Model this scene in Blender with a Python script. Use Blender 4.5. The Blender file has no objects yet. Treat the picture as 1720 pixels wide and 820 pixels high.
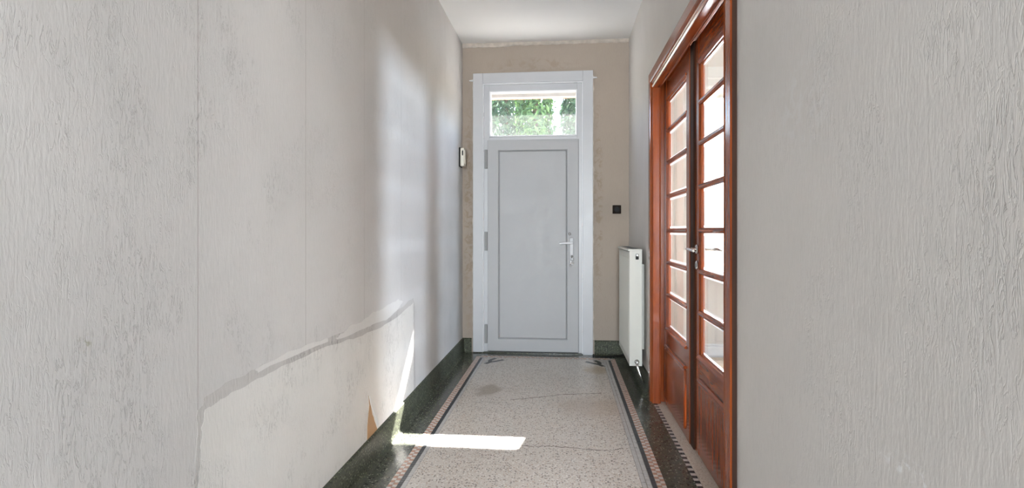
import bpy, bmesh, math, random
from mathutils import Vector, Matrix
random.seed(7)
S = bpy.context.scene
C = S.collection
PI = math.pi
# axes: x = to the right across the hall, y = along the hall to the front door, z = up (metres)

# ------------------------------------------------------------------ camera
cam_d = bpy.data.cameras.new('camera')
cam = bpy.data.objects.new('camera', cam_d); C.objects.link(cam); S.camera = cam
cam.location = (0, 0, 1.17)
cam.rotation_euler = (PI/2, 0, math.atan(85/900))
cam_d.sensor_width = 36; cam_d.lens = 900/1720*36
cam_d.shift_y = -22/1720
cam_d.clip_start = .05

# ------------------------------------------------------------------ world, sun, daylight at the windows, rear fill light, exposure
W = bpy.data.worlds.new('sky'); S.world = W; W.use_nodes = True
wn = W.node_tree.nodes; wl = W.node_tree.links
sky = wn.new('ShaderNodeTexSky'); sky.sky_type = 'NISHITA'; sky.sun_disc = False
sky.sun_elevation = math.radians(44.6); sky.sun_rotation = math.radians(9)
wn['Background'].inputs[1].default_value = .75
wl.new(sky.outputs[0], wn['Background'].inputs[0])
sd = bpy.data.lights.new('sun', 'SUN'); sd.energy = 55; sd.angle = math.radians(.53); sd.color = (1, .96, .9)
sun = bpy.data.objects.new('sun', sd); C.objects.link(sun); sun.location = (2, 14, 12)
sun.rotation_euler = Vector((-.16, -1, -1)).to_track_quat('-Z', 'Y').to_euler()
def area_light(name, loc, aim, sx, sy, power, col):
    d = bpy.data.lights.new(name, 'AREA'); d.shape = 'RECTANGLE'; d.size = sx; d.size_y = sy
    d.energy = power; d.color = col
    o = bpy.data.objects.new(name, d); C.objects.link(o); o.location = loc
    o.rotation_euler = Vector(aim).to_track_quat('-Z', 'Z').to_euler()
    return o
area_light('fill_hall_rear', (-.17, -5.72, 1.45), (0, 1, 0), 1.4, 2.7, 250, (.89, .945, 1))  # unseen source behind the camera, added to fill the hall
area_light('daylight_room_side', (4.35, .85, 1.72), (-1, 0, 0), 1.3, .55, 340, (.70, .84, 1))
area_light('daylight_room_front', (2.3, 5.45, 1.6), (0, -1, 0), 1.9, 1.6, 480, (.93, .965, 1))
S.view_settings.view_transform = 'Standard'; S.view_settings.look = 'None'
S.view_settings.gamma = 1; S.view_settings.use_curve_mapping = False
S.view_settings.exposure = 1.02
S.cycles.max_bounces = 12; S.cycles.diffuse_bounces = 6; S.cycles.glossy_bounces = 4
S.cycles.transparent_max_bounces = 24
S.cycles.sample_clamp_indirect = 6
S.cycles.use_denoising = True
S.cycles.caustics_reflective = False; S.cycles.caustics_refractive = False

# ------------------------------------------------------------------ node helper + materials
class N:
    def __init__(s, name):
        s.m = bpy.data.materials.new(name); s.m.use_nodes = True
        s.nt = s.m.node_tree; s.b = s.nt.nodes['Principled BSDF']; s.out = s.nt.nodes['Material Output']
    def put(s, sock, v):
        if hasattr(v, 'links') or isinstance(v, bpy.types.NodeSocket): s.nt.links.new(v, sock)
        elif isinstance(v, (tuple, list)) and len(v) == 3 and sock.type == 'RGBA': sock.default_value = (*v, 1)
        else: sock.default_value = v
    def n(s, t, ins={}, **kw):
        d = s.nt.nodes.new(t)
        for k, v in kw.items(): setattr(d, k, v)
        for k, v in ins.items(): s.put(d.inputs[k], v)
        return d
    def co(s, scale=(1, 1, 1)):
        return s.n('ShaderNodeMapping', {0: s.n('ShaderNodeTexCoord').outputs['Object'], 3: scale}).outputs[0]
    def noise(s, co, scale, detail=3, rough=.5, dist=0):
        return s.n('ShaderNodeTexNoise', {'Vector': co, 'Scale': scale, 'Detail': detail, 'Roughness': rough, 'Distortion': dist}).outputs[0]
    def math(s, op, a, b=0., clamp=False):
        return s.n('ShaderNodeMath', {0: a, 1: b}, operation=op, use_clamp=clamp).outputs[0]
    def rng(s, v, a, b, c=0., d=1., smooth=True):
        return s.n('ShaderNodeMapRange', {0: v, 1: a, 2: b, 3: c, 4: d}, interpolation_type='SMOOTHSTEP' if smooth else 'LINEAR').outputs[0]
    def mix(s, f, a, b, mode='MIX'):
        d = s.n('ShaderNodeMix', data_type='RGBA', blend_type=mode)
        s.put(d.inputs[0], f); s.put(d.inputs[6], a); s.put(d.inputs[7], b)
        return d.outputs[2]
    def bump(s, h, strength=.3, dist=.004, base=None):
        d = s.n('ShaderNodeBump', {'Height': h, 'Strength': strength, 'Distance': dist})
        if base is not None: s.put(d.inputs['Normal'], base)
        return d.outputs[0]
    def bsdf(s, **kw):
        names = dict(col='Base Color', rough='Roughness', metal='Metallic', nor='Normal', coat='Coat Weight',
                     coatr='Coat Roughness', spec='Specular IOR Level', trans='Transmission Weight', emit='Emission Color', es='Emission Strength')
        for k, v in kw.items(): s.put(s.b.inputs[names[k]], v)
        return s.m

def srgb(r, g, b):
    f = lambda v: ((v/255+.055)/1.055)**2.4 if v > 10 else v/255/12.92
    return (f(r), f(g), f(b))

def plain(name, col, rough=.5, metal=0., var=.05, coat=0., nscale=12, spec=.5):
    k = N(name); co = k.co()
    v = k.noise(co, nscale, 4)
    c2 = tuple(c*(1-2.2*var) for c in col)
    return k.bsdf(col=k.mix(k.rng(v, .3, .7), c2, col), rough=k.rng(v, .3, .7, rough*.9, min(1, rough*1.12)), metal=metal, coat=coat, spec=spec,
                  nor=k.bump(k.noise(co, nscale*22, 2), .05, .001))

def wallpaper(name, col, axis, relief=.5, dark=.12, spots=(), fade=None):
    """Paper with a bark-like relief running down the wall; axis = the wall's horizontal axis."""
    k = N(name)
    h, z = 76, 15
    sc = (h, 4, z) if axis == 'x' else (4, h, z)
    fine = (170, 4, 34) if axis == 'x' else (4, 170, 34)
    big = k.co()
    n1 = k.noise(k.co(sc), 1, 4, .55, .8)
    ridge = k.rng(k.math('ABSOLUTE', k.math('SUBTRACT', n1, .5)), 0, .05, 1, 0)
    mask = k.rng(k.noise(big, 3.2, 3, .6), .44, .60)
    mask2 = k.rng(k.noise(k.co((1.2, 1.2, .5)), 7, 2), .36, .62, .25, 1)
    flecks = k.math('MULTIPLY', k.math('MULTIPLY', ridge, mask), mask2)
    if fade:                                        # the paper was pressed flatter towards one end
        yy = k.n('ShaderNodeSeparateXYZ', {0: big}).outputs[1]
        fd = k.rng(yy, fade[0], fade[1], fade[2], 1)
        flecks = k.math('MULTIPLY', flecks, fd)
    n2 = k.noise(k.co(fine), 1, 3, .6, .3)
    stain = k.noise(big, .9, 4, .55, .4)
    c = k.mix(k.rng(stain, .3, .72), tuple(v*.93 for v in col), tuple(min(1, v*1.05) for v in col))
    c = k.mix(k.rng(n2, .35, .8, 0, .10), c, tuple(v*.6 for v in col))
    c = k.mix(k.math('MULTIPLY', flecks, dark), c, tuple(v*.45 for v in col))
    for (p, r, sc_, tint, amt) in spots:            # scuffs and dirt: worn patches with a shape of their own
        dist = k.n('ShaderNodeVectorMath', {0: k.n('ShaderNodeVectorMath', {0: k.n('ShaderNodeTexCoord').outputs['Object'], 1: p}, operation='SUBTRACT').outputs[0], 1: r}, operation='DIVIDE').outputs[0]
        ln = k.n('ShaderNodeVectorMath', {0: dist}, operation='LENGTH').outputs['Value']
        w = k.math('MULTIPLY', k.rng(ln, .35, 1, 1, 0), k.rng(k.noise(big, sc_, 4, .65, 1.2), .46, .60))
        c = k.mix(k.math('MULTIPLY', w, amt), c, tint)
    hgt = k.math('ADD', k.math('MULTIPLY', flecks, -1.0), k.math('MULTIPLY', n2, .35))
    hgt = k.math('ADD', hgt, k.math('MULTIPLY', n1, k.math('MULTIPLY', fd, .45) if fade else .45))
    return k.bsdf(col=c, rough=.82, spec=.3, nor=k.bump(hgt, relief, .006))

def wood(name, grain, base=(.115, .018, .004), lite=(.31, .068, .014), rough=.2, coat=.10):
    """Varnished mahogany; grain = axis the fibres follow."""
    k = N(name)
    sc = {'x': (1.6, 26, 26), 'y': (26, 1.6, 26), 'z': (26, 26, 1.6)}[grain]
    rnd = k.n('ShaderNodeObjectInfo').outputs['Random']
    co = k.n('ShaderNodeVectorMath', {0: k.co(sc), 1: k.n('ShaderNodeCombineXYZ', {0: k.math('MULTIPLY', rnd, 30.), 1: k.math('MULTIPLY', rnd, 17.), 2: rnd}).outputs[0]}, operation='ADD').outputs[0]
    a = k.noise(co, 1, 5, .6, .9); b = k.noise(co, 5, 3, .6, .2); cl = k.noise(k.co(), 2.2, 3)
    c = k.mix(k.rng(a, .15, .75), base, lite)
    c = k.mix(k.rng(b, .5, .75, 0, .25), c, tuple(v*.5 for v in base))
    c = k.mix(k.rng(cl, .35, .7, 0, .35), c, tuple(v*1.15 for v in lite))
    return k.bsdf(col=c, rough=rough, coat=coat, coatr=.10, spec=.32, nor=k.bump(b, .04, .001))

def terrazzo(name, base, chips, scale, rough, warm=None, spots=(), spec=.5):
    k = N(name); co = k.co()
    c = k.mix(k.rng(k.noise(co, 2.0, 4), .3, .7), tuple(v*.95 for v in base), base)
    if warm: c = k.mix(k.rng(k.noise(k.co((1, .7, 1)), 1.1, 3, .5, .5),   .4, .68, 0, .35), c, warm)
    for i, (ch, lo, amt, s) in enumerate(chips):
        v = k.n('ShaderNodeTexVoronoi', {'Vector': co, 'Scale': scale*s, 'Randomness': 1.})
        sel = k.math('GREATER_THAN', k.n('ShaderNodeSeparateColor', {0: v.outputs['Color']}).outputs[i % 3], lo)
        body = k.rng(v.outputs['Distance'], .30, .42, 1, 0)
        c = k.mix(k.math('MULTIPLY', k.math('MULTIPLY', sel, body), amt), c, ch)
    for (p, r, tint, amt) in spots:
        d = k.n('ShaderNodeVectorMath', {0: k.n('ShaderNodeVectorMath', {0: k.n('ShaderNodeTexCoord').outputs['Object'], 1: p}, operation='SUBTRACT').outputs[0], 1: r}, operation='DIVIDE').outputs[0]
        ln = k.math('ADD', k.n('ShaderNodeVectorMath', {0: d}, operation='LENGTH').outputs['Value'], k.math('MULTIPLY', k.math('SUBTRACT', k.noise(co, 9, 3), .5), 1.2))
        c = k.mix(k.math('MULTIPLY', k.rng(ln, .4, 1, 1, 0), amt), c, tint)
    r = k.rng(k.noise(co, 5, 4), .3, .7, rough*.92, rough*1.1)
    return k.bsdf(col=c, rough=r, spec=spec, nor=k.bump(k.noise(co, 9, 3), .03, .004))

def glass(name, haze=0., tint=(1, 1, 1), refl=1.0):
    k = N(name); k.nt.nodes.remove(k.b)
    t = k.n('ShaderNodeBsdfTransparent', {0: tint}); g = k.n('ShaderNodeBsdfGlossy', {0: (1, 1, 1), 'Roughness': .02})
    geo = k.n('ShaderNodeNewGeometry')
    cs = k.math('ABSOLUTE', k.n('ShaderNodeVectorMath', {0: geo.outputs['Normal'], 1: geo.outputs['Incoming']}, operation='DOT_PRODUCT').outputs['Value'])
    f = k.math('MULTIPLY', k.math('ADD', k.math('MULTIPLY', k.math('POWER', k.math('SUBTRACT', 1.0, cs, True), 5.0), .96), .04), refl, True)
    m = k.n('ShaderNodeMixShader', {0: f, 1: t.outputs[0], 2: g.outputs[0]}).outputs[0]
    if haze:
        d = k.n('ShaderNodeMixShader', {0: .5, 1: k.n('ShaderNodeBsdfDiffuse', {0: (.9, .92, .95)}).outputs[0], 2: k.n('ShaderNodeBsdfTranslucent', {0: (.9, .92, .95)}).outputs[0]})
        hz = k.rng(k.noise(k.co(), 6, 3), .3, .7, haze*.75, haze*1.2)
        m = k.n('ShaderNodeMixShader', {0: hz, 1: m, 2: d.outputs[0]}).outputs[0]
    k.nt.links.new(m, k.out.inputs[0]); return k.m

def sheer(name, col, through):
    k = N(name); k.nt.nodes.remove(k.b)
    d = k.n('ShaderNodeMixShader', {0: .6, 1: k.n('ShaderNodeBsdfDiffuse', {0: col}).outputs[0], 2: k.n('ShaderNodeBsdfTranslucent', {0: col}).outputs[0]})
    w = k.rng(k.noise(k.co((60, 60, 60)), 4, 2), .3, .7, through*.8, through*1.2)
    m = k.n('ShaderNodeMixShader', {0: w, 1: d.outputs[0], 2: k.n('ShaderNodeBsdfTransparent').outputs[0]})
    k.nt.links.new(m.outputs[0], k.out.inputs[0]); return k.m

WALL = (.63, .605, .58)
M = dict(
    wall_l=wallpaper('relief_paper_left', (.585, .573, .562), 'y', .42, .45, fade=(2.6, 1.2, .35), spots=[((-.964, 1.0, .941), (.1, .022, .026), 45, (.30, .28, .20), .7), ((-.964, 2.927, .362), (.1, .03, .03), 40, (.22, .2, .17), .8)]),
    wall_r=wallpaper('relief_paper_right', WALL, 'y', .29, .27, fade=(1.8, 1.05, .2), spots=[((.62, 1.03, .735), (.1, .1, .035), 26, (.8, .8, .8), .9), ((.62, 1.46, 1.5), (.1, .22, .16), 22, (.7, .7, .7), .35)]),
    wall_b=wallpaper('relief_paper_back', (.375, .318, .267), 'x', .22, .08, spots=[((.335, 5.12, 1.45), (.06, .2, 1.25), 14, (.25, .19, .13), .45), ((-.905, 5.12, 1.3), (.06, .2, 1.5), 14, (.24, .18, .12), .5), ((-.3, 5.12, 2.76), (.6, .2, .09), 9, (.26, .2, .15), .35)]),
    seam=plain('seam_shadow_paste', (.27, .25, .23), .9),
    patch=wallpaper('bare_lining_paper', (.685, .672, .645), 'y', .4, .5),
    glue=wallpaper('old_glue_band', (.52, .505, .49), 'y', .8, .5),
    torn=wallpaper('torn_paper_edge', (.66, .65, .63), 'y', .3, .1),
    brown=plain('exposed_brown_board', (.42, .24, .11), .8),
    ceil=plain('ceiling_paint', (.80, .80, .79), .9, var=.01, nscale=2),
    plaster=plain('filler_plaster', (.60, .54, .47), .9, var=.1, nscale=20),
    pvc=plain('white_pvc', (.50, .51, .53), .35, var=.01),
    pvc_lite=plain('white_pvc_bead', (.78, .79, .81), .3, var=.01),
    pvc_leaf=plain('door_leaf_pvc', (.405, .41, .42), .5, var=.01), pvc_grey=plain('grey_hinge_plate', (.25, .25, .25), .5), seal=plain('grey_panel_seal', (.27, .27, .27), .6),
    pvc_gap=plain('dark_gap_shade', (.13, .13, .13), .7),  # paints the dark of door gaps, grille slots and socket holes
    chrome=plain('satin_nickel', (.62, .62, .60), .25, 1),
    iron=plain('dark_steel', (.09, .085, .08), .4, .8),
    rad=plain('radiator_enamel', (.60, .60, .55), .35, var=.01),
    dark=plain('dark_brown_plastic', (.020, .014, .011), .7, spec=.12),
    black=plain('black_plastic', (.015, .015, .015), .5, spec=.15),
    cream=plain('cream_plastic', (.70, .66, .57), .4, var=.02),
    wz=wood('mahogany_upright_grain', 'z'), wy=wood('mahogany_level_grain', 'y'), wdark=wood('dark_edge_wood_slot_shade', 'z', (.022, .010, .006), (.05, .02, .01), .8, 0.),  # wdark colours the casing edges and paints slot shade on the rebate strip
    field=terrazzo('pale_terrazzo', (.57, .53, .485), [((.11, .095, .08), .68, .9, 1), ((.36, .24, .16), .66, .85, 1.25), ((.76, .74, .70), .55, .75, 1.1), ((.20, .17, .15), .74, .8, .75)], 84, .3, (.50, .44, .37),
                   [((-.55, 3.92, 0), (.13, .2, .1), (.25, .19, .13), .75), ((.28, 4.55, 0), (.16, .16, .1), (.36, .26, .13), .6), ((.2, 3.6, 0), (.35, .25, .1), (.40, .32, .25), .45)]),
    skirt=terrazzo('dark_green_skirting_terrazzo', (.062, .066, .050), [((.22, .24, .17), .72, .7, 1), ((.13, .15, .08), .55, .7, 1.3), ((.02, .022, .016), .6, .8, .8)], 85, .5, spec=.08),
    border=terrazzo('dark_green_terrazzo', (.078, .083, .068), [((.30, .31, .24), .72, .75, 1), ((.15, .17, .10), .55, .7, 1.3), ((.014, .015, .012), .6, .8, .8)], 85, .17),
    sillcream=terrazzo('cream_threshold_terrazzo', (.60, .54, .46), [((.34, .24, .17), .75, .7, 1), ((.75, .72, .66), .6, .7, 1.2)], 90, .3),
    t_white=plain('white_tessera', (.66, .61, .57), .3, var=.1, nscale=40),
    t_pink=plain('brick_pink_tessera', (.45, .235, .155), .3, var=.1, nscale=40),
    t_grey=plain('pale_grey_tessera', (.50, .49, .48), .3, var=.08, nscale=40),
    t_navy=plain('slate_blue_tessera', (.028, .032, .040), .35, var=.1, nscale=40),
    t_black=plain('black_tessera', (.03, .03, .032), .3, nscale=40),
    grout=plain('grey_grout', (.27, .25, .22), .8),
    crack=plain('crack_dirt', (.10, .08, .065), .9),
    glass=glass('door_glass', refl=.7), bevel=glass('bevelled_glass_edge', .4, (.95, .97, 1), 1.4), dusty=glass('dusty_glass', .016),
    sheer=sheer('sheer_white_voile', (.92, .92, .92), .25),
    brick=plain('orange_brick', (.68, .24, .12), .9, var=.15, nscale=30), mortar=plain('mortar', (.5, .47, .43), .95),
    roomwall=plain('cream_room_wall', (.36, .335, .30), .85, var=.02, nscale=3),
    roomfloor=None, stone=plain('outside_paving', (.45, .43, .40), .9, var=.1),
    bark=plain('bark', (.13, .09, .06), .9, var=.15),
)
def leafmat(name, a, b):
    k = N(name); rnd = k.n('ShaderNodeNewGeometry').outputs['Random Per Island']
    c = k.mix(rnd, a, b); k.bsdf(col=c, rough=.5)
    tr = k.n('ShaderNodeBsdfTranslucent', {0: c})
    k.nt.links.new(k.n('ShaderNodeMixShader', {0: .45, 1: k.b.outputs[0], 2: tr.outputs[0]}).outputs[0], k.out.inputs[0]); return k.m
M['leaf'] = leafmat('conifer_leaf', (.03, .10, .03), (.14, .27, .08))
M['leaf_b'] = leafmat('bluish_conifer_leaf', (.04, .10, .06), (.14, .24, .13))
M['plank'] = wood('oak_floor_plank', 'y', (.30, .24, .18), (.42, .35, .28), .35)

# ------------------------------------------------------------------ mesh helpers
class MB:
    def __init__(s): s.bm = bmesh.new()
    def box(s, x0, x1, y0, y1, z0, z1, bev=0, seg=1):
        vs = [s.bm.verts.new((x, y, z)) for x in (x0, x1) for y in (y0, y1) for z in (z0, z1)]
        fs = [s.bm.faces.new([vs[i] for i in q]) for q in ((0, 1, 3, 2), (4, 6, 7, 5), (0, 4, 5, 1), (2, 3, 7, 6), (0, 2, 6, 4), (1, 5, 7, 3))]
        if bev:
            es = {e for f in fs for e in f.edges}
            bmesh.ops.bevel(s.bm, geom=list(es), offset=bev, segments=seg, profile=.6, affect='EDGES')
        return s
    def prism(s, pts, plane, a, b):
        """Closed outline pts (2-D) swept from a to b along the axis missing from plane ('xz' -> y, ...)."""
        def at(p, t): return {'xz': (p[0], t, p[1]), 'yz': (t, p[0], p[1]), 'xy': (p[0], p[1], t)}[plane]
        A = [s.bm.verts.new(at(p, a)) for p in pts]; B = [s.bm.verts.new(at(p, b)) for p in pts]
        n = len(pts)
        for i in range(n): s.bm.faces.new((A[i], A[(i+1) % n], B[(i+1) % n], B[i]))
        s.bm.faces.new(A[::-1]); s.bm.faces.new(B); return s
    def tube(s, pts, r, n=10, caps=True):
        pts = [Vector(p) for p in pts]; rs = r if isinstance(r, (list, tuple)) else [r]*len(pts)
        rings = []; up = None
        for i, p in enumerate(pts):
            d = (pts[min(i+1, len(pts)-1)]-pts[max(i-1, 0)]).normalized()
            if up is None: up = Vector((0, 0, 1)) if abs(d.z) < .9 else Vector((1, 0, 0))
            u = d.cross(up).normalized(); v = u.cross(d).normalized(); up = v
            rings.append([s.bm.verts.new(p+(u*math.cos(2*PI*k/n)+v*math.sin(2*PI*k/n))*rs[i]) for k in range(n)])
        for a, b in zip(rings, rings[1:]):
            for k in range(n): s.bm.faces.new((a[k], a[(k+1) % n], b[(k+1) % n], b[k]))
        if caps: s.bm.faces.new(rings[0][::-1]); s.bm.faces.new(rings[-1])
        return s
    def lathe(s, o, axis, prof, n=20):
        """prof = [(distance along axis, radius)...] turned about axis through o."""
        o = Vector(o); ax = Vector(axis).normalized()
        return s.tube([o+ax*d for d, _ in prof], [max(r, .0002) for _, r in prof], n)
    def build(s, name, mat, parent=None, smooth=False, loc=None):
        bmesh.ops.recalc_face_normals(s.bm, faces=s.bm.faces)
        me = bpy.data.meshes.new(name)
        if loc:
            for v in s.bm.verts: v.co -= Vector(loc)
        if smooth:
            for f in s.bm.faces: f.smooth = True
            for e in s.bm.edges:
                if len(e.link_faces) == 2 and e.calc_face_angle(0) > .6: e.smooth = False
        s.bm.to_mesh(me); s.bm.free()
        for m_ in (mat if isinstance(mat, (list, tuple)) else [mat]): me.materials.append(m_)
        o = bpy.data.objects.new(name, me); C.objects.link(o)
        if parent: o.parent = parent
        if loc and not parent: o.location = loc
        return o
def tag(o, label=None, cat=None, group=None, kind=None):
    for k, v in (('label', label), ('category', cat), ('group', group), ('kind', kind)):
        if v: o[k] = v
    return o
def empty(name, loc=(0, 0, 0), rz=0):
    o = bpy.data.objects.new(name, None); C.objects.link(o); o.location = loc; o.rotation_euler.z = rz
    o.empty_display_size = .1; return o
def box(name, mat, parent, *a, **k): return MB().box(*a, **k).build(name, mat, parent)

XL, XR, YB, YO, HC, Y0 = -.964, .62, 5.12, 5.36, 2.974, -5.6      # left wall, right wall, back wall, outer face, ceiling, hall end
XRO = .738                                                         # room face of the right wall
DY0, DY1 = 2.03, 3.79                                              # opening of the glazed doors

# ------------------------------------------------------------------ setting: floor with its mosaic
fl = tag(box('floor', M['grout'], None, XL-.1, .93, Y0, YO, -.12, -.0022), 'pale terrazzo hall floor with dark border and mosaic bands', 'floor', kind='structure')
CX = -.163
box('terrazzo_field', M['field'], fl, CX-.5505, CX+.525, Y0, 4.90, -.004, 0)
b = MB()
b.box(XL, CX-.638, Y0, YB+.02, -.004, 0); b.box(CX+.638, .612, Y0, YB, -.004, 0); b.box(CX-.638, CX+.638, 4.985, YB+.06, -.004, 0)
b.box(.612, XR, Y0, DY0-.05, -.004, 0); b.box(.612, XR, DY1, YB, -.004, 0)
b.build('terrazzo_border', M['border'], fl)
box('threshold_slab', M['sillcream'], fl, .6395, .93, DY0-.05, DY1, -.004, 0)
T = .0215; J = .0008
def tess(name, cells, mat):
    m_ = MB()
    for (x, y, sx, sy) in cells:
        j = J*random.uniform(.6, 1.8); z = random.uniform(-.0006, 0)
        m_.box(x+j, x+sx-j, y+j, y+sy-j, -.003, z)
    return tag(m_.build(name, mat, fl), kind='stuff')
ys = [-.6+T*i for i in range(int(5.56/T))]
wh, pk, gr, nv = [], [], [], []
for i, y in enumerate(ys):
    for q in (0, 1):
        for sgn in (-1, 1):
            x = CX+.595+T*q if sgn > 0 else CX-.595-T*(q+1)
            ((wh if (i+q) % 2 else pk)).append((x, y, T, T))
    if y < 4.90:
        for sgn in (-1, 1):
            nv.append((CX+.573 if sgn > 0 else CX-.595, y, .022, T))
            for q in ((0, 1) if sgn > 0 else (1,)): gr.append((CX+.527+.0235*q if sgn > 0 else CX-.550-.0235*q, y, .0215, T))
nx = int(1.19/T)
for i in range(nx):
    x = CX-.595+i*1.19/nx
    for q in (0, 1): (wh if (i+q) % 2 else pk).append((x, 4.942+T*q, 1.19/nx, T))
    gr.append((x, 4.902, 1.19/nx, T)); (pk if i % 3 else gr).append((x, 4.9235, 1.19/nx, .018))
tess('white_tesserae', wh, M['t_white']); tess('pink_tesserae', pk, M['t_pink'])
tess('grey_tesserae', gr, M['t_grey']); tess('slate_tesserae', nv, M['t_navy'])
bk, bw = [], []
n = 0; y = DY0-.04
while y < DY1-.01:
    (bk if n % 2 else bw).append((.6125, y, .0265, .0265)); n += 1; y += .0268
tess('black_tesserae', bk, M['t_black']); tess('ivory_tesserae', bw, M['t_white'])
# corner ornaments: dark tesserae laid along two crossing strokes, mirrored about the middle of the hall
for sgn in (-1, 1):
    m_ = MB(); lt = MB()
    def stroke(mb, pts, w, z):
        for (p, q) in zip(pts, pts[1:]):
            p, q = Vector((*p, 0)), Vector((*q, 0)); k = max(1, round((q-p).length/.022)); d = (q-p)/k; nn = Vector((-d.y, d.x, 0)).normalized()
            for i in range(k):
                a, c = p+d*(i+.04), p+d*(i+.96); hw = w*.5
                vs = [mb.bm.verts.new((CX+sgn*(v.x-CX), v.y, zz)) for zz in (-.003, z) for v in (a-nn*hw, c-nn*hw, c+nn*hw, a+nn*hw)]
                for f in ((0, 1, 2, 3), (4, 5, 6, 7), (0, 1, 5, 4), (1, 2, 6, 5), (2, 3, 7, 6), (3, 0, 4, 7)): mb.bm.faces.new([vs[t] for t in f])
    stroke(m_, [(.206, 4.835), (.268, 4.775), (.318, 4.735), (.352, 4.675)], .036, .0007)
    stroke(m_, [(.285, 4.885), (.318, 4.83), (.326, 4.785), (.316, 4.735)], .036, .0009)
    stroke(lt, [(.34, 4.84), (.36, 4.76), (.372, 4.70)], .022, .0005); stroke(lt, [(.215, 4.80), (.29, 4.725)], .02, .0005); stroke(lt, [(.33, 4.88), (.40, 4.88)], .022, .0005)
    tag(m_.build('corner_motif', M['t_black'], fl), kind='stuff'); tag(lt.build('corner_motif_fill', M['t_grey'], fl), kind='stuff')
def crack(pts, w):
    m_ = MB(); P = []
    for (p, q) in zip(pts, pts[1:]):
        for i in range(14): t = i/14; P.append((p[0]+(q[0]-p[0])*t, p[1]+(q[1]-p[1])*t+random.uniform(-.006, .006)))
    vs = []
    for p in P:
        ww = w*random.uniform(.25, 1); vs.append((m_.bm.verts.new((p[0], p[1]-ww, .0004)), m_.bm.verts.new((p[0], p[1]+ww, .0004))))
    for a, c in zip(vs, vs[1:]): m_.bm.faces.new((a[0], c[0], c[1], a[1]))
    m_.build('floor_crack', M['crack'], fl)
crack([(-.36, 3.69), (-.187, 3.76), (0, 3.846), (.3, 3.91)], .006)
crack([(-.42, 2.94), (-.177, 2.905), (-.048, 2.917), (.252, 2.885), (.33, 2.93)], .0045)
crack([(-.62, 3.62), (-.4, 3.63), (-.2, 3.52)], .002)

# ------------------------------------------------------------------ setting: walls, ceiling
def wall(name, boxes, mat, label):
    m_ = MB()
    for q in boxes: m_.box(*q)
    return tag(m_.build(name, mat), label, 'wall', kind='structure')
wlft = wall('wall_left', [(XL-.15, XL-.0022, Y0, YB, 0, HC)], M['wall_l'], 'long left wall of grey relief wallpaper with a bare patch low down')
y = 1.338-.6*12; k = 0
while y < YB:
    if y > Y0: box('wallpaper_seam', M['seam'], wlft, XL-.0022, XL-.0002, y-.0011, y+.0011, .13, HC)
    box('wallpaper_strip', M['wall_l'], wlft, XL-.0022, XL, max(y, Y0)+.0011, min(y+.6, YB)-.0011, 0, HC); y += .6
def plate(name, pts, mat, x0, x1, jag=0, sub=1):
    """Sheet of real thickness on the left wall, outline in (y, z), edges frayed by jag."""
    P = []
    for p, q in zip(pts, pts[1:]+pts[:1]):
        for i in range(sub):
            t = i/sub; P.append((p[0]+(q[0]-p[0])*t+random.uniform(-jag, jag), max(.02, p[1]+(q[1]-p[1])*t+random.uniform(-jag, jag))))
    return MB().prism(P, 'yz', x0, x1).build(name, mat, wlft)
top = [(1.368, .686), (1.431, .692), (1.515, .696), (1.677, .701), (1.876, .702), (2.183, .692), (2.446, .67), (2.779, .656), (3.035, .662), (3.276, .69), (3.396, .703)]
plate('glue_band', [(1.322, .05), (1.322, .487), (1.328, .60), (1.338, .69), (1.37, .725)]+[(a, c+.035) for a, c in top[2:]]+[(3.43, .70), (3.45, .05)], M['glue'], XL-.001, XL+.0006, .006, 5)
plate('torn_paper_band', [(2.206, .712), (2.28, .722), (2.354, .738), (2.50, .735), (2.67, .752), (2.78, .748), (2.876, .760), (3.08, .765), (3.175, .742), (3.05, .705), (2.856, .682), (2.65, .692), (2.499, .697), (2.249, .698)], M['torn'], XL-.001, XL+.0016, .004, 4)
plate('torn_paper_band', [(1.60, .735), (1.80, .742), (2.00, .737), (2.13, .728), (2.13, .715), (1.9, .722), (1.62, .722)], M['torn'], XL-.001, XL+.0014, .003, 4)
plate('bare_patch', [(1.341, .03), (1.339, .487), (1.346, .579), (1.353, .64)]+top+[(3.40, .562), (3.402, .342), (3.404, .03)], M['patch'], XL-.001, XL+.0012, .004, 5)
plate('exposed_board', [(2.59, .35), (2.600, .30), (2.575, .20), (2.57, .13), (2.72, .13), (2.69, .17), (2.64, .24)], M['brown'], XL-.001, XL+.0028, .002, 3)
plate('loose_paper_flap', [(2.594, .345), (2.612, .30), (2.66, .24), (2.71, .17), (2.73, .15), (2.70, .24), (2.63, .32)], M['torn'], XL-.001, XL+.007, .002, 2)

wall('wall_right', [(XR, XRO, Y0, DY0-.04, 0, HC), (XR, XRO, DY1+.04, YB, 0, HC), (XR, XRO, DY0-.04, DY1+.04, 2.24, HC)], M['wall_r'], 'right wall of grey relief wallpaper around the glazed doors')
FX0, FX1, FH = -.80, .235, 2.62
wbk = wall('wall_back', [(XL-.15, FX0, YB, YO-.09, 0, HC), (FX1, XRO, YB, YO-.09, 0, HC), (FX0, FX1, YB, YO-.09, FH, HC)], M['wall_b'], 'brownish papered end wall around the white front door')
LH = 2.488
ext = wall('wall_front', [(XL-.9, FX0-.02, YO-.09, YO, 0, LH), (FX1, 1.28, YO-.09, YO, 0, LH), (3.3, 5, YO-.09, YO, 0, LH), (1.28, 3.3, YO-.09, YO, 0, .74), (XL-.9, 5, YO-.09, YO-.075, LH, 3.6)], M['mortar'], 'outer street wall seen above the front door')
xx = -1.0
while xx < .5:
    box('brick', M['brick'], ext, xx+.004, xx+.066, YO-.075, YO+random.uniform(-.002, .003), LH+random.uniform(0, .003), LH+.2); xx += .07
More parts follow.
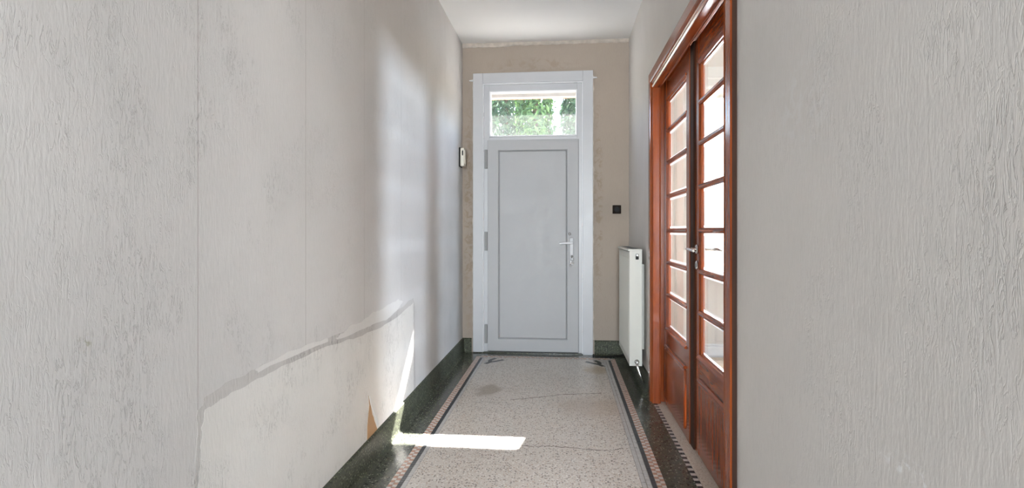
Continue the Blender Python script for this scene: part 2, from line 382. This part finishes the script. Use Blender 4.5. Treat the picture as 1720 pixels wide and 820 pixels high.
box('lintel_infill', M['mortar'], ext, -1.0, 5, YO-.075, YO-.008, LH+.004, LH+1.05)
wall('ceiling', [(XL-.15, XRO, Y0, YB, HC, HC+.12)], M['ceil'], 'plain white painted hall ceiling')
# thick uneven line of filler where ceiling meets the end wall
m_ = MB(); pr = []
for i in range(41):
    x = XL+(XR-XL)*i/40; h = .028+random.uniform(-.004, .004)+(.008 if i < 12 else 0)
    pr.append((x, HC-h, .012+random.uniform(-.003, .003)))
vs = [[m_.bm.verts.new(v) for v in ((x, YB, h), (x, YB-d*.6, h+.004), (x, YB-d*1.6, HC-.006), (x, YB-d*1.9, HC))] for x, h, d in pr]
for a, c in zip(vs, vs[1:]):
    for i in range(3): m_.bm.faces.new((a[i], c[i], c[i+1], a[i+1]))
tag(m_.build('trim_1', M['plaster'], None, True), 'uneven cream filler line between ceiling and end wall', 'trim', kind='structure')
# hall end behind the viewer: wall with a tall opening added for the fill light
wall('wall_rear', [(XL, -.87, Y0-.1, Y0, 0, HC), (.53, XR, Y0-.1, Y0, 0, HC), (-.87, .53, Y0-.1, Y0, 2.82, HC)], M['wall_b'], 'hall end wall with a tall opening added for light')

# baseboards: dark terrazzo with a hollow at the foot
def skirt(name, p0, p1, inward, label, h=.135):
    prof = [(0, 0), (.045, 0), (.032, .003), (.023, .012), (.019, .026), (.018, h-.014), (.014, h-.004), (.006, h), (0, h)]
    m_ = MB(); d = Vector(inward)
    A = [m_.bm.verts.new((p0[0]+d.x*u, p0[1]+d.y*u, z)) for u, z in prof]; B = [m_.bm.verts.new((p1[0]+d.x*u, p1[1]+d.y*u, z)) for u, z in prof]
    k = len(prof)
    for i in range(k): m_.bm.faces.new((A[i], A[(i+1) % k], B[(i+1) % k], B[i]))
    m_.bm.faces.new(A); m_.bm.faces.new(B[::-1])
    return tag(m_.build(name, M['skirt'], None, True), label, 'baseboard', kind='structure')
skirt('baseboard_left', (XL, Y0), (XL, YB), (1, 0), 'dark green terrazzo baseboard along the left wall')
skirt('baseboard_back_1', (XL, YB), (-.875, YB), (0, -1), 'short dark baseboard left of the front door')
skirt('baseboard_back_2', (.30, YB), (XR, YB), (0, -1), 'dark baseboard between front door and radiator')
skirt('baseboard_right_1', (XR, DY1+.06), (XR, YB), (-1, 0), 'dark baseboard below the radiator')
skirt('baseboard_right_2', (XR, Y0), (XR, 1.9), (-1, 0), 'dark baseboard along the near right wall')

# ------------------------------------------------------------------ front door: frame, transom, leaf
fr = tag(MB().box(-.857, -.762, 5.085, YB+.05, .008, 2.682, .003).build('trim_2', M['pvc']), 'wide white frame around the front door', 'door frame', kind='structure')
fr_t = box('frame_head', M['pvc'], fr, -.7618, .1898, 5.085, YB+.05, 2.583, 2.682, bev=.003)
box('frame_jamb', M['pvc'], fr, .19, .285, 5.085, YB+.05, 0, 2.682, bev=.003)
m_ = MB(); m_.box(-.762, -.754, 5.088, YB+.04, .01, 2.582, .002); m_.box(.182, .19, 5.088, YB+.04, .01, 2.582, .002); m_.box(-.754, .182, 5.088, YB+.04, 2.573, 2.582, .002)
m_.build('frame_bead', M['pvc_lite'], fr)
m_ = MB(); m_.box(-.754, -.70, 5.108, YB+.10, .01, 2.573, .002); m_.box(.137, .182, 5.108, YB+.10, .01, 2.573, .002)
m_.box(-.70, .137, 5.108, YB+.10, 2.512, 2.573, .002); m_.box(-.70, .137, 5.108, YB+.10, 2.035, 2.072, .002)
m_.build('inner_frame', M['pvc'], fr)
box('door_sill', M['border'], fr, -.80, .235, 5.09, YO+.02, 0, .009, bev=.003)
# crumbling filler along both edges of the frame
for sx in (-1, 1):
    m_ = MB(); P = []; xe = -.857 if sx < 0 else .285
    for i in range(60): P.append((xe+sx*(.004+random.uniform(0, .011)*random.random()), .14+2.5*i/59))
    m_.prism([(xe-sx*.004, .14)]+P+[(xe-sx*.004, 2.64)], 'xz', YB-.008, YB+.001).build('filler_edge', M['plaster'], fr)
    m_ = MB(); m_.lathe((xe, YB-.012, 2.618), (sx, 0, 0), [(0, .010), (.012, .010), (.016, .007), (.036, .006), (.04, .002)], 10).build('frame_anchor', M['pvc_lite'], fr, True)
tr = tag(empty('window_1', (-.28, YB, 2.08)), 'clear transom pane above the white front door', 'window', kind='structure')
def loc(mb, name, mat, root, smooth=False):
    return mb.build(name, mat, root, smooth, loc=tuple(root.location))
m_ = MB()
x0, x1, z0, z1 = -.70, .137, 2.072, 2.512
for (a, c, e, f) in ((x0, x0+.014, z0, z1), (x1-.013, x1, z0, z1), (x0+.014, x1-.013, z1-.014, z1), (x0+.014, x1-.013, z0, z0+.013)): m_.box(a, c, 5.10, YB+.045, e, f, .003)
loc(m_, 'glazing_bead', M['pvc_lite'], tr)
loc(MB().box(x0+.012, x1-.011, YB+.034, YB+.04, z0+.011, z1-.012), 'window_pane', M['dusty'], tr)

d1 = tag(empty('door_1', (-.28, YB, .02)), 'white panelled front door with three hinges and lever handle', 'door', kind='structure')
LX0, LX1, LZ0, LZ1 = -.718, .150, .020, 2.040
px0, px1, pz0, pz1 = -.604, .034, .146, 1.932
m_ = MB()
yf, yb = 5.096, 5.16
def ring(y): return None
def rect(y, a, c, e, f): return [m_.bm.verts.new(v) for v in ((a, y, e), (c, y, e), (c, y, f), (a, y, f))]
loops = [rect(yb, LX0, LX1, LZ0, LZ1), rect(yf+.003, LX0, LX1, LZ0, LZ1), rect(yf, LX0+.003, LX1-.003, LZ0+.003, LZ1-.003),
         rect(yf, px0-.012, px1+.012, pz0-.012, pz1+.012), rect(yf+.003, px0-.009, px1+.009, pz0-.009, pz1+.009), rect(yf+.016, px0, px1, pz0, pz1), rect(yb, px0, px1, pz0, pz1)]
for a, c in zip(loops, loops[1:]):
    for i in range(4): m_.bm.faces.new((a[i], a[(i+1) % 4], c[(i+1) % 4], c[i]))
a, c = loops[0], loops[-1]
for i in range(4): m_.bm.faces.new((a[i], c[i], c[(i+1) % 4], a[(i+1) % 4]))
loc(m_, 'leaf_frame', M['pvc_leaf'], d1)
loc(MB().box(px0+.001, px1-.001, yf+.012, yf+.03, pz0+.001, pz1-.001), 'panel', M['pvc_leaf'], d1)
m_ = MB()
for (a, c, e, f) in ((px0, px0+.005, pz0, pz1), (px1-.005, px1, pz0, pz1), (px0, px1, pz1-.005, pz1), (px0, px1, pz0, pz0+.004)): m_.box(a, c, yf+.0105, yf+.013, e, f)
loc(m_, 'panel_seal', M['seal'], d1)
m_ = MB(); m_.box(LX1-.001, LX1+.003, yf+.008, yb, LZ0, LZ1); m_.box(LX0, LX1, yf+.012, yb, LZ0-.009, LZ0); loc(m_, 'edge_shade_strip', M['pvc_gap'], d1)  # dark strips paint the shade at the leaf edge and the gap below
for hz in (1.859, 1.072, .183):
    h = loc(MB().box(-.745, -.718, 5.084, 5.11, hz-.090, hz+.090, .004, 2), 'hinge', M['pvc_grey'], d1)
    loc(MB().lathe((-.7305, 5.080, hz-.083), (0, 0, 1), [(0, .006), (.002, .0095), (.164, .0095), (.166, .006)], 12), 'hinge_barrel', M['pvc_lite'], h, True)
hd = loc(MB().box(.066, .104, 5.086, yf+.001, .845, 1.105, .006, 2), 'handle', M['pvc'], d1)
def sub(mb, name, mat, par, root, smooth=False):
    return mb.build(name, mat, par, smooth, loc=tuple(root.location))
sub(MB().tube([(.088, 5.09, 1.058), (.088, 5.055, 1.058), (.085, 5.045, 1.058), (.076, 5.041, 1.058), (.03, 5.041, 1.056), (-.03, 5.044, 1.05)], [.011, .0105, .011, .011, .0105, .009], 12), 'handle_lever', M['pvc_lite'], hd, d1, True)
sub(MB().lathe((.088, 5.087, .93), (0, -1, 0), [(0, .012), (.004, .012), (.005, .004)], 14), 'lock_cylinder', M['iron'], hd, d1, True)
loc(MB().lathe((.066, yf+.002, 1.142), (0, -1, 0), [(0, .0135), (.008, .0135), (.010, .011), (.010, .006)], 16), 'spyhole', M['iron'], d1, True)
# keys in the lock
kb = tag(empty('key_bunch', (.088, 5.078, .93)), 'small dark bunch of keys hanging from the front door lock', 'keys')
kl = (.088, 5.078, .93)
MB().box(.084, .092, 5.052, 5.082, .915, .942, .002).build('key', M['iron'], kb, loc=kl)
MB().tube([(.088+.016*math.sin(t*PI/8), 5.062, .905+.016*math.cos(t*PI/8)) for t in range(17)], .0018, 6, False).build('key_ring', M['chrome'], kb, loc=kl)
m_ = MB(); m_.lathe((.096, 5.060, .868), (0, 1, 0), [(0, .011), (.003, .011)], 12); m_.box(.092, .099, 5.060, 5.063, .878, .892)
m_.build('key', M['iron'], kb, loc=kl)
m_ = MB(); m_.lathe((.074, 5.062, .843), (0, 1, 0), [(0, .012), (.004, .012)], 12); m_.prism([(.072, .85), (.080, .85), (.092, .892), (.086, .893)], 'xz', 5.062, 5.065)
m_.build('key', M['iron'], kb, loc=kl)

# ------------------------------------------------------------------ glazed double doors in the right wall
tc = empty('trim_3', (XR, (DY0+DY1)/2, 0)); tag(tc, 'varnished mahogany casing around the glazed double doors', 'door casing', kind='structure')
tloc = tuple(tc.location)
# casing moulding profile: (u = distance from the opening outwards, p = stand-off from the wall)
prof = [(.004, -.001), (.004, .012), (.014, .016), (.028, .010), (.042, .012), (.048, .020), (.060, .023), (.114, .023), (.118, .019), (.118, -.001)]
JN, JF, JH = 2.10, 3.70, 2.140         # stop faces of the jambs and head
def casing(path_pt, ends, name, mat):
    m_ = MB(); A = [m_.bm.verts.new(path_pt(u, p, 0)) for u, p in prof]; B = [m_.bm.verts.new(path_pt(u, p, 1)) for u, p in prof]
    k = len(prof)
    for i in range(k-1): m_.bm.faces.new((A[i], A[i+1], B[i+1], B[i]))
    m_.bm.faces.new((A[k-1], A[0], B[0], B[k-1])); m_.bm.faces.new(A); m_.bm.faces.new(B[::-1])
    return m_.build(name, mat, tc, False, loc=tloc)
casing(lambda u, p, t: (XR-p, JF+u, 0 if t == 0 else JH+u), 0, 'casing_upright', M['wz'])
casing(lambda u, p, t: (XR-p, JN-u, 0 if t == 0 else JH+u), 0, 'casing_upright', M['wz'])
casing(lambda u, p, t: (XR-p, (JN-u) if t == 0 else (JF+u), JH+u), 0, 'casing_head', M['wy'])
for yq in (JN-.1205, JF+.1185): MB().box(XR-.017, XR, yq, yq+.002, 0, JH+.118).build('casing_back_edge', M['wdark'], tc, loc=tloc)  # darker brown strip on the outer side of each casing upright
# jamb lining with its rebate
SX = .657
for nm, mat, q in (('jamb', M['wz'], (XR-.012, SX, JF, JF+.075, 0, JH+.06)), ('jamb', M['wz'], (XR-.012, SX, JN-.075, JN, 0, JH+.06)),
                   ('jamb_lining', M['wz'], (SX, XRO, JF+.048, JF+.09, 0, JH+.06)), ('jamb_lining', M['wz'], (SX, XRO, JN-.09, JN-.03, 0, JH+.06)),
                   ('head_jamb', M['wy'], (XR-.012, SX, JN, JF, JH, JH+.06)), ('head_lining', M['wy'], (SX, XRO, JN-.09, JF+.09, JH+.058, JH+.1))):
    MB().box(*q, bev=.003).build(nm, mat, tc, loc=tloc)
MB().tube([(SX-.001, JN, JH+.002), (SX-.001, JF-.004, JH+.002)], .005, 8).build('head_bead', M['wy'], tc, True, loc=tloc)
MB().tube([(SX-.001, JF-.002, .005), (SX-.001, JF-.002, JH)], .005, 8).build('jamb_bead', M['wz'], tc, True, loc=tloc)

ZS = [2.045, 1.838, 1.626, 1.400, 1.172, .957, .742, .520]
pane_mesh = {}
def glazed_leaf(name, label, yh, ym, xf):
    """Door leaf hinged at yh, meeting edge at ym; front face at x = xf; built local to its hinge foot."""
    root = tag(empty(name, (xf, yh, .012)), label, 'door', kind='structure')
    L = abs(ym-yh); s = 1 if ym > yh else -1
    def P(mb, nm, mat, par=root, smooth=False):
        o = mb.build(nm, mat, par, smooth); return o
    def bx(a, c, x0, x1, z0, z1, bev=.003):
        y0, y1 = sorted((s*a, s*c)); return MB().box(x0, x1, y0, y1, z0-.012, z1-.012, bev)
    st = .088
    P(bx(0, st, 0, .030, .004, 2.185), 'stile', M['wz']); P(bx(L-st+.01, L, 0, .030, .004, 2.185), 'stile', M['wz'])
    g0, g1 = st, L-st+.01
    P(bx(g0, g1, .001, .029, 2.045, 2.184), 'top_rail', M['wy']); P(bx(g0, g1, .001, .029, .30, .520), 'lock_rail', M['wy'])
    P(bx(g0, g1, .001, .029, .005, .07), 'bottom_rail', M['wy'])
    P(bx(g0-.03, g1-.02, -.009, .026, .05, .385, .006), 'panel', M['wz'])
    P(MB().prism([(-.009, .380), (-.014, .386), (-.014, .392), (-.004, .398), (.002, .398), (.002, .380)], 'xz', *sorted((s*(g0-.02), s*(g1-.015)))), 'panel_moulding', M['wy'])
    for i in range(1, 7):                                             # rounded glazing bars
        z = ZS[i]-.012; pr_ = [(.029, z-.011), (.012, z-.015), (.003, z-.012), (-.003, z-.005), (-.003, z+.005), (.003, z+.012), (.012, z+.015), (.029, z+.011)]
        P(MB().prism(pr_, 'xz', *sorted((s*(g0-.006), s*(g1+.004)))), 'glazing_bar', M['wy'])
    for a, c in ((g0, g0+.014), (g1-.014, g1)): P(bx(a, c, .006, .026, .52, 2.045, .004), 'bead', M['wz'])
    z = ZS[0]-.012; P(MB().prism([(.028, z-.016), (.016, z-.016), (.010, z-.010), (.004, z-.010), (-.006, z+.002), (-.006, z+.010), (.003, z+.012), (.028, z+.012)], 'xz', *sorted((s*(g0-.004), s*(g1+.004)))), 'top_moulding', M['wy'])
    z = ZS[7]-.012; P(MB().prism([(.028, z+.016), (.016, z+.016), (.010, z+.010), (.002, z+.008), (-.010, z-.002), (-.012, z-.010), (.003, z-.014), (.028, z-.012)], 'xz', *sorted((s*(g0-.004), s*(g1+.004)))), 'lower_moulding', M['wy'])
    ga, gb = g0+.010, g1-.010
    for i in range(7):                                                # bevelled panes
        zt, zb = ZS[i]-.012-.010, ZS[i+1]-.012+.010
        m_ = MB(); y0, y1 = sorted((s*ga, s*gb)); bv = .017
        def q(x, d): return [m_.bm.verts.new(v) for v in ((x, y0+d, zb+d), (x, y1-d, zb+d), (x, y1-d, zt-d), (x, y0+d, zt-d))]
        A, B, Cc = q(.0215, 0), q(.0185, bv), q(.024, 0)
        for j in range(4):
            f = m_.bm.faces.new((A[j], A[(j+1) % 4], B[(j+1) % 4], B[j])); f.material_index = 1
            m_.bm.faces.new((A[j], Cc[j], Cc[(j+1) % 4], A[(j+1) % 4]))
        m_.bm.faces.new(B); m_.bm.faces.new(Cc[::-1])
        P(m_, 'glass_pane', [M['glass'], M['bevel']])
    return root, s, L
far, s, L = glazed_leaf('door_2', 'far closed leaf of the mahogany double doors with seven bevelled panes', 3.744, 3.005, .690)
MB().box(.003, .058, s*L-.075, s*L-.0005, -.008, 2.17, .003).build('rebate_shade_strip', M['wdark'], far)  # dark colour paints the shade of the slot between the leaves
near, s2, L2 = glazed_leaf('door_3', 'near mahogany door leaf with seven bevelled panes and a lever handle', 2.085, 2.935, .703)
hn = MB().lathe((0, s2*(L2-.042), 1.062), (-1, 0, 0), [(0, .024), (.003, .025), (.007, .022), (.008, .011), (.03, .010)], 22).build('handle', M['chrome'], near, True)
yy = s2*(L2-.042)
MB().tube([(-.03, yy, 1.062), (-.042, yy, 1.062), (-.050, yy-.004, 1.062), (-.054, yy-.015, 1.063), (-.056, yy-.05, 1.064), (-.053, yy-.10, 1.060), (-.048, yy-.125, 1.057)], [.009, .0085, .0085, .0085, .008, .008, .0065], 12).build('handle_lever', M['chrome'], hn, True)
MB().tube([(.042, yy, 1.062), (.085, yy, 1.062), (.092, yy-.008, 1.062), (.094, yy-.05, 1.064), (.090, yy-.12, 1.058)], [.009, .0085, .009, .009, .007], 12).build('handle_lever', M['chrome'], hn, True)
es = MB().lathe((0, yy, .978), (-1, 0, 0), [(0, .022), (.003, .023), (.006, .020), (.006, .006)], 22).build('lock_escutcheon', M['chrome'], near, True)
MB().box(-.0068, -.002, yy-.003, yy+.003, .965, .988).build('keyhole', M['black'], es)

# ------------------------------------------------------------------ things on the walls
RX0, RX1, RY0, RY1, RZ0, RZ1 = .496, .587, 4.05, 4.78, .165, 1.035
rl = (.54, RY0, RZ0)
rad = tag(empty('radiator', rl), 'slim cream panel radiator on the wall between door casing and end wall', 'radiator')
m_ = MB(); m_.box(RX0, RX0+.014, RY0+.004, RY1-.004, RZ0, RZ1-.02, .004, 2)
yq = RY0+.035
while yq < RY1-.04:
    m_.box(RX0-.003, RX0+.002, yq, yq+.020, RZ0+.05, RZ1-.07, .0015); yq += .0333
m_.build('front_panel', M['rad'], rad, loc=rl)
MB().box(RX1-.014, RX1, RY0+.004, RY1-.004, RZ0, RZ1-.02, .004, 2).build('back_panel', M['rad'], rad, loc=rl)
m_ = MB()
for i in range(24): m_.box(RX0+.02, RX1-.02, RY0+.02+i*.029, RY0+.022+i*.029, RZ0+.03, RZ1-.03)
tag(m_.build('convector_fins', M['rad'], rad, loc=rl), kind='stuff')
for yq in (RY0, RY1-.006): MB().box(RX0-.001, RX1+.001, yq, yq+.006, RZ0, RZ1-.008, .003, 2).build('side_cover', M['rad'], rad, loc=rl)
m_ = MB(); m_.box(RX0-.012, RX1+.002, RY0-.001, RY1+.006, RZ1-.016, RZ1, .005, 2)
gri = m_.build('top_grille', M['rad'], rad, loc=rl)
m_ = MB()
for i in range(46): m_.box(RX0+.012, RX1-.012, RY0+.02+i*.015, RY0+.028+i*.015, RZ1, RZ1+.0012)
tag(m_.build('grille_slots', M['pvc_gap'], gri, loc=rl), kind='stuff')
av = MB().box(.540, .563, RY0-.004, RY0+.002, RZ1-.078, RZ1-.052, .002).build('vent_plug', M['black'], rad, loc=rl)
MB().lathe((.5515, RY0+.001, RZ1-.046), (0, -1, 0), [(0, .012), (.006, .012), (.009, .008), (.012, .006)], 16).build('vent_screw', M['chrome'], av, True, loc=rl)
v_ = MB().lathe((.548, RY0+.002, RZ0+.034), (0, -1, 0), [(0, .016), (.004, .017), (.012, .017), (.016, .012), (.03, .011), (.034, .007)], 16).build('valve', M['chrome'], rad, True, loc=rl)
m_ = MB(); P = [(.548, RY0-.020, RZ0+.03), (.550, RY0-.024, RZ0+.0), (.560, RY0-.03, RZ0-.03), (.572, RY0-.035, RZ0-.065), (.585, RY0-.03, RZ0-.10), (.604, RY0-.012, RZ0-.12)]
Q = []
for p, q in zip(P, P[1:]):
    for i in range(4): t = i/4; Q.append(tuple(p[j]+(q[j]-p[j])*t for j in range(3)))
m_.tube(Q, [.011 if i % 2 else .0085 for i in range(len(Q))], 12).build('supply_hose', M['chrome'], v_, True, loc=rl)
for yq in (RY0+.12, RY1-.14): MB().box(RX1-.002, XR, yq, yq+.03, RZ0+.1, RZ1-.12).build('wall_bracket', M['rad'], rad, loc=rl)
hz_ = MB().tube([(.600, 5.07, .02), (.575, 5.08, .013), (.53, 5.065, .0075), (.45, 5.02, .0075), (.36, 4.985, .0075), (.30, 4.99, .0075), (.285, 5.05, .0075), (.287, 5.075, .0075)], .007, 8).build('floor_cable', M['black'], None, True)
tag(hz_, 'black cable lying on the dark floor border from radiator to door frame', 'cable')

sk = (.508, YB, 1.372)
so = tag(empty('wall_socket', sk), 'square dark brown socket on the end wall above the radiator', 'socket')
MB().box(.468, .548, YB-.010, YB, 1.332, 1.412, .004, 2).build('socket_plate', M['dark'], so, loc=sk)
m_ = MB(); m_.lathe((.508, YB-.009, 1.372), (0, -1, 0), [(0, .026), (.004, .026), (.005, .023), (.0005, .021), (.0005, .001)], 20)
m_.build('socket_well', M['black'], so, True, loc=sk)
for dx in (-.0095, .0095): MB().lathe((.508+dx, YB-.0105, 1.372), (0, -1, 0), [(0, .0026), (.0006, .0026)], 8).build('socket_hole', M['pvc_gap'], so, loc=sk)

ic = (XL, 4.99, 1.86)
it = tag(empty('intercom', ic), 'cream intercom handset with dark back plate on left wall by the front door', 'intercom')
MB().box(XL, XL+.012, 4.93, 5.05, 1.770, 1.952, .005, 2).build('back_plate', M['black'], it, loc=ic)
bd = MB().box(XL+.0118, XL+.046, 4.936, 5.044, 1.776, 1.946, .008, 3).build('body', M['cream'], it, loc=ic)
MB().tube([(XL+.034, 4.9375, 1.875), (XL+.034, 4.9355, 1.880), (XL+.034, 4.9355, 1.915), (XL+.034, 4.9375, 1.922)], [.003, .0055, .0055, .003], 10).build('button', M['black'], it, True, loc=ic)
MB().box(XL+.0455, XL+.052, 4.955, 5.025, 1.80, 1.93, .004, 2).build('handset', M['cream'], it, loc=ic)

# ------------------------------------------------------------------ side room behind the glazed doors
RXW, RYW = 4.2, -.2
rf = tag(box('floor_room', M['grout'], None, .93, RXW, RYW, YB, -.12, -.004), 'oak floor of the side room beyond the glazed doors', 'floor', kind='structure')
pm = None; i = 0
x = .931
while x < RXW-.05:
    y = RYW-random.uniform(0, 1.2)
    while y < YB:
        a, c = max(y, RYW), min(y+1.4, YB)
        if c-a > .02: box('plank', M['plank'], rf, x+.001, min(x+.139, RXW), a+.001, c-.001, -.004, random.uniform(-.0008, 0))
        y += 1.4
    x += .14
wall('wall_room_front', [(XRO, 1.30, YB, YO-.09, 0, HC), (3.28, RXW, YB, YO-.09, 0, HC), (1.30, 3.28, YB, YO-.09, 0, .76), (1.30, 3.28, YB, YO-.09, 2.40, HC)], M['roomwall'], 'cream street wall of the side room around its window')
wall('wall_room_side', [(RXW, RXW+.1, RYW, YB, 0, 1.45), (RXW, RXW+.1, RYW, YB, 2.0, HC), (RXW, RXW+.1, RYW, .2, 1.45, 2.0), (RXW, RXW+.1, 1.5, YB, 1.45, 2.0)], M['roomwall'], 'cream far side wall of the side room with a wide window opening')
wall('wall_room_rear', [(XRO, RXW, RYW-.1, RYW, 0, HC)], M['roomwall'], 'cream rear wall of the side room')
wall('ceiling_room', [(XRO, RXW+.1, RYW-.1, YB, HC, HC+.12)], M['ceil'], 'white ceiling of the side room')
m_ = MB(); m_.box(XRO, RXW, YB-.018, YB, 0, .10, .004); m_.box(XRO, RXW, YB-.012, YB, .10, .125, .004)
tag(m_.build('baseboard_room', plain('grey_paint', (.42, .43, .44), .5)), 'grey painted baseboard below the side room window', 'baseboard', kind='structure')
w2 = tag(empty('window_2', (2.29, YB, .76)), 'bright street window of the side room seen through the glazed doors', 'window', kind='structure')
m_ = MB()
for q in ((1.30, 1.36, .80, 2.40), (3.22, 3.28, .80, 2.40), (1.36, 3.22, 2.34, 2.40), (1.36, 3.22, .80, .86), (2.26, 2.32, .86, 2.34)): m_.box(q[0], q[1], YB+.04, YB+.10, q[2], q[3], .003)
loc(m_, 'window_frame', M['pvc'], w2)
loc(MB().box(1.36, 2.26, YB+.068, YB+.072, .86, 2.34), 'window_pane', M['glass'], w2); loc(MB().box(2.32, 3.22, YB+.068, YB+.072, .86, 2.34), 'window_pane', M['glass'], w2)
loc(MB().box(1.22, 3.36, YB-.10, YB+.04, .76, .80, .006, 2), 'window_sill', M['pvc'], w2)
m_ = MB(); A = []
for i in range(161):
    x = 1.31+1.96*i/160; yv = YB-.02+.012*math.sin(x*58)+.004*math.sin(x*131)
    A.append((m_.bm.verts.new((x, yv, .81)), m_.bm.verts.new((x, yv, 2.39))))
for a, c in zip(A, A[1:]): m_.bm.faces.new((a[0], c[0], c[1], a[1]))
cu = m_.build('sheer_curtain', M['sheer'], None, True, loc=(2.29, YB-.02, .81))
tag(cu, 'white sheer curtain over the street window of the side room', 'curtain')

# ------------------------------------------------------------------ street outside
tag(box('ground', M['stone'], None, -9, 9, YO, 22, -.15, -.03), 'pale paving outside the front door', 'ground', kind='structure')
def conifer(x, y, h, r, mat, label, nleaf):
    root = tag(empty('conifer_tree', (x, y, -.03)), label, 'tree', 'conifers across the street')
    MB().tube([(0, 0, 0), (.05, .02, h*.4), (0, 0, h*.9)], [.14, .10, .02], 8).build('trunk', M['bark'], root, True)
    m_ = MB()
    for _ in range(nleaf):
        t = random.random()**.8; z = .3+t*(h-.3); rr = r*min(1, (1-t)*4+.12)*(.85+.3*random.random()); a = random.uniform(0, 2*PI)
        rr *= random.uniform(.5, 1)**.5
        p = Vector((rr*math.cos(a), rr*math.sin(a), z)); n_ = Vector((math.cos(a)+random.uniform(-.7, .7), math.sin(a)+random.uniform(-.7, .7), random.uniform(-.2, .9))).normalized()
        u = n_.orthogonal().normalized(); u = (Matrix.Rotation(random.uniform(0, 6.3), 3, n_) @ u); v = n_.cross(u); s_ = random.uniform(.05, .11)
        vs = [m_.bm.verts.new(p+u*s_*a_+v*s_*b_+n_*c_*s_) for a_, b_, c_ in ((-1, 0, -.2), (0, -.45, 0), (1.2, 0, -.3), (0, .45, 0))]
        m_.bm.faces.new(vs)
    tag(m_.build('foliage', mat, root), kind='stuff')
for i, (x, y, h, r, mt, lb) in enumerate([
        (-2.35, 13.0, 6.9, .46, 'leaf', 'green columnar conifer at the far left end of the street row'),
        (-1.55, 14.3, 7.4, .52, 'leaf_b', 'bluish columnar conifer second from the left in the street row'),
        (-.68, 13.0, 7.0, .46, 'leaf', 'green columnar conifer just left of the bright gap in the street row'),
        (.42, 14.3, 7.3, .46, 'leaf_b', 'bluish columnar conifer just right of the bright gap in the street row'),
        (1.30, 13.0, 6.9, .44, 'leaf', 'green columnar conifer at the far right end of the street row')]):
    conifer(x, y, h, r, M[mt], lb, 7000)
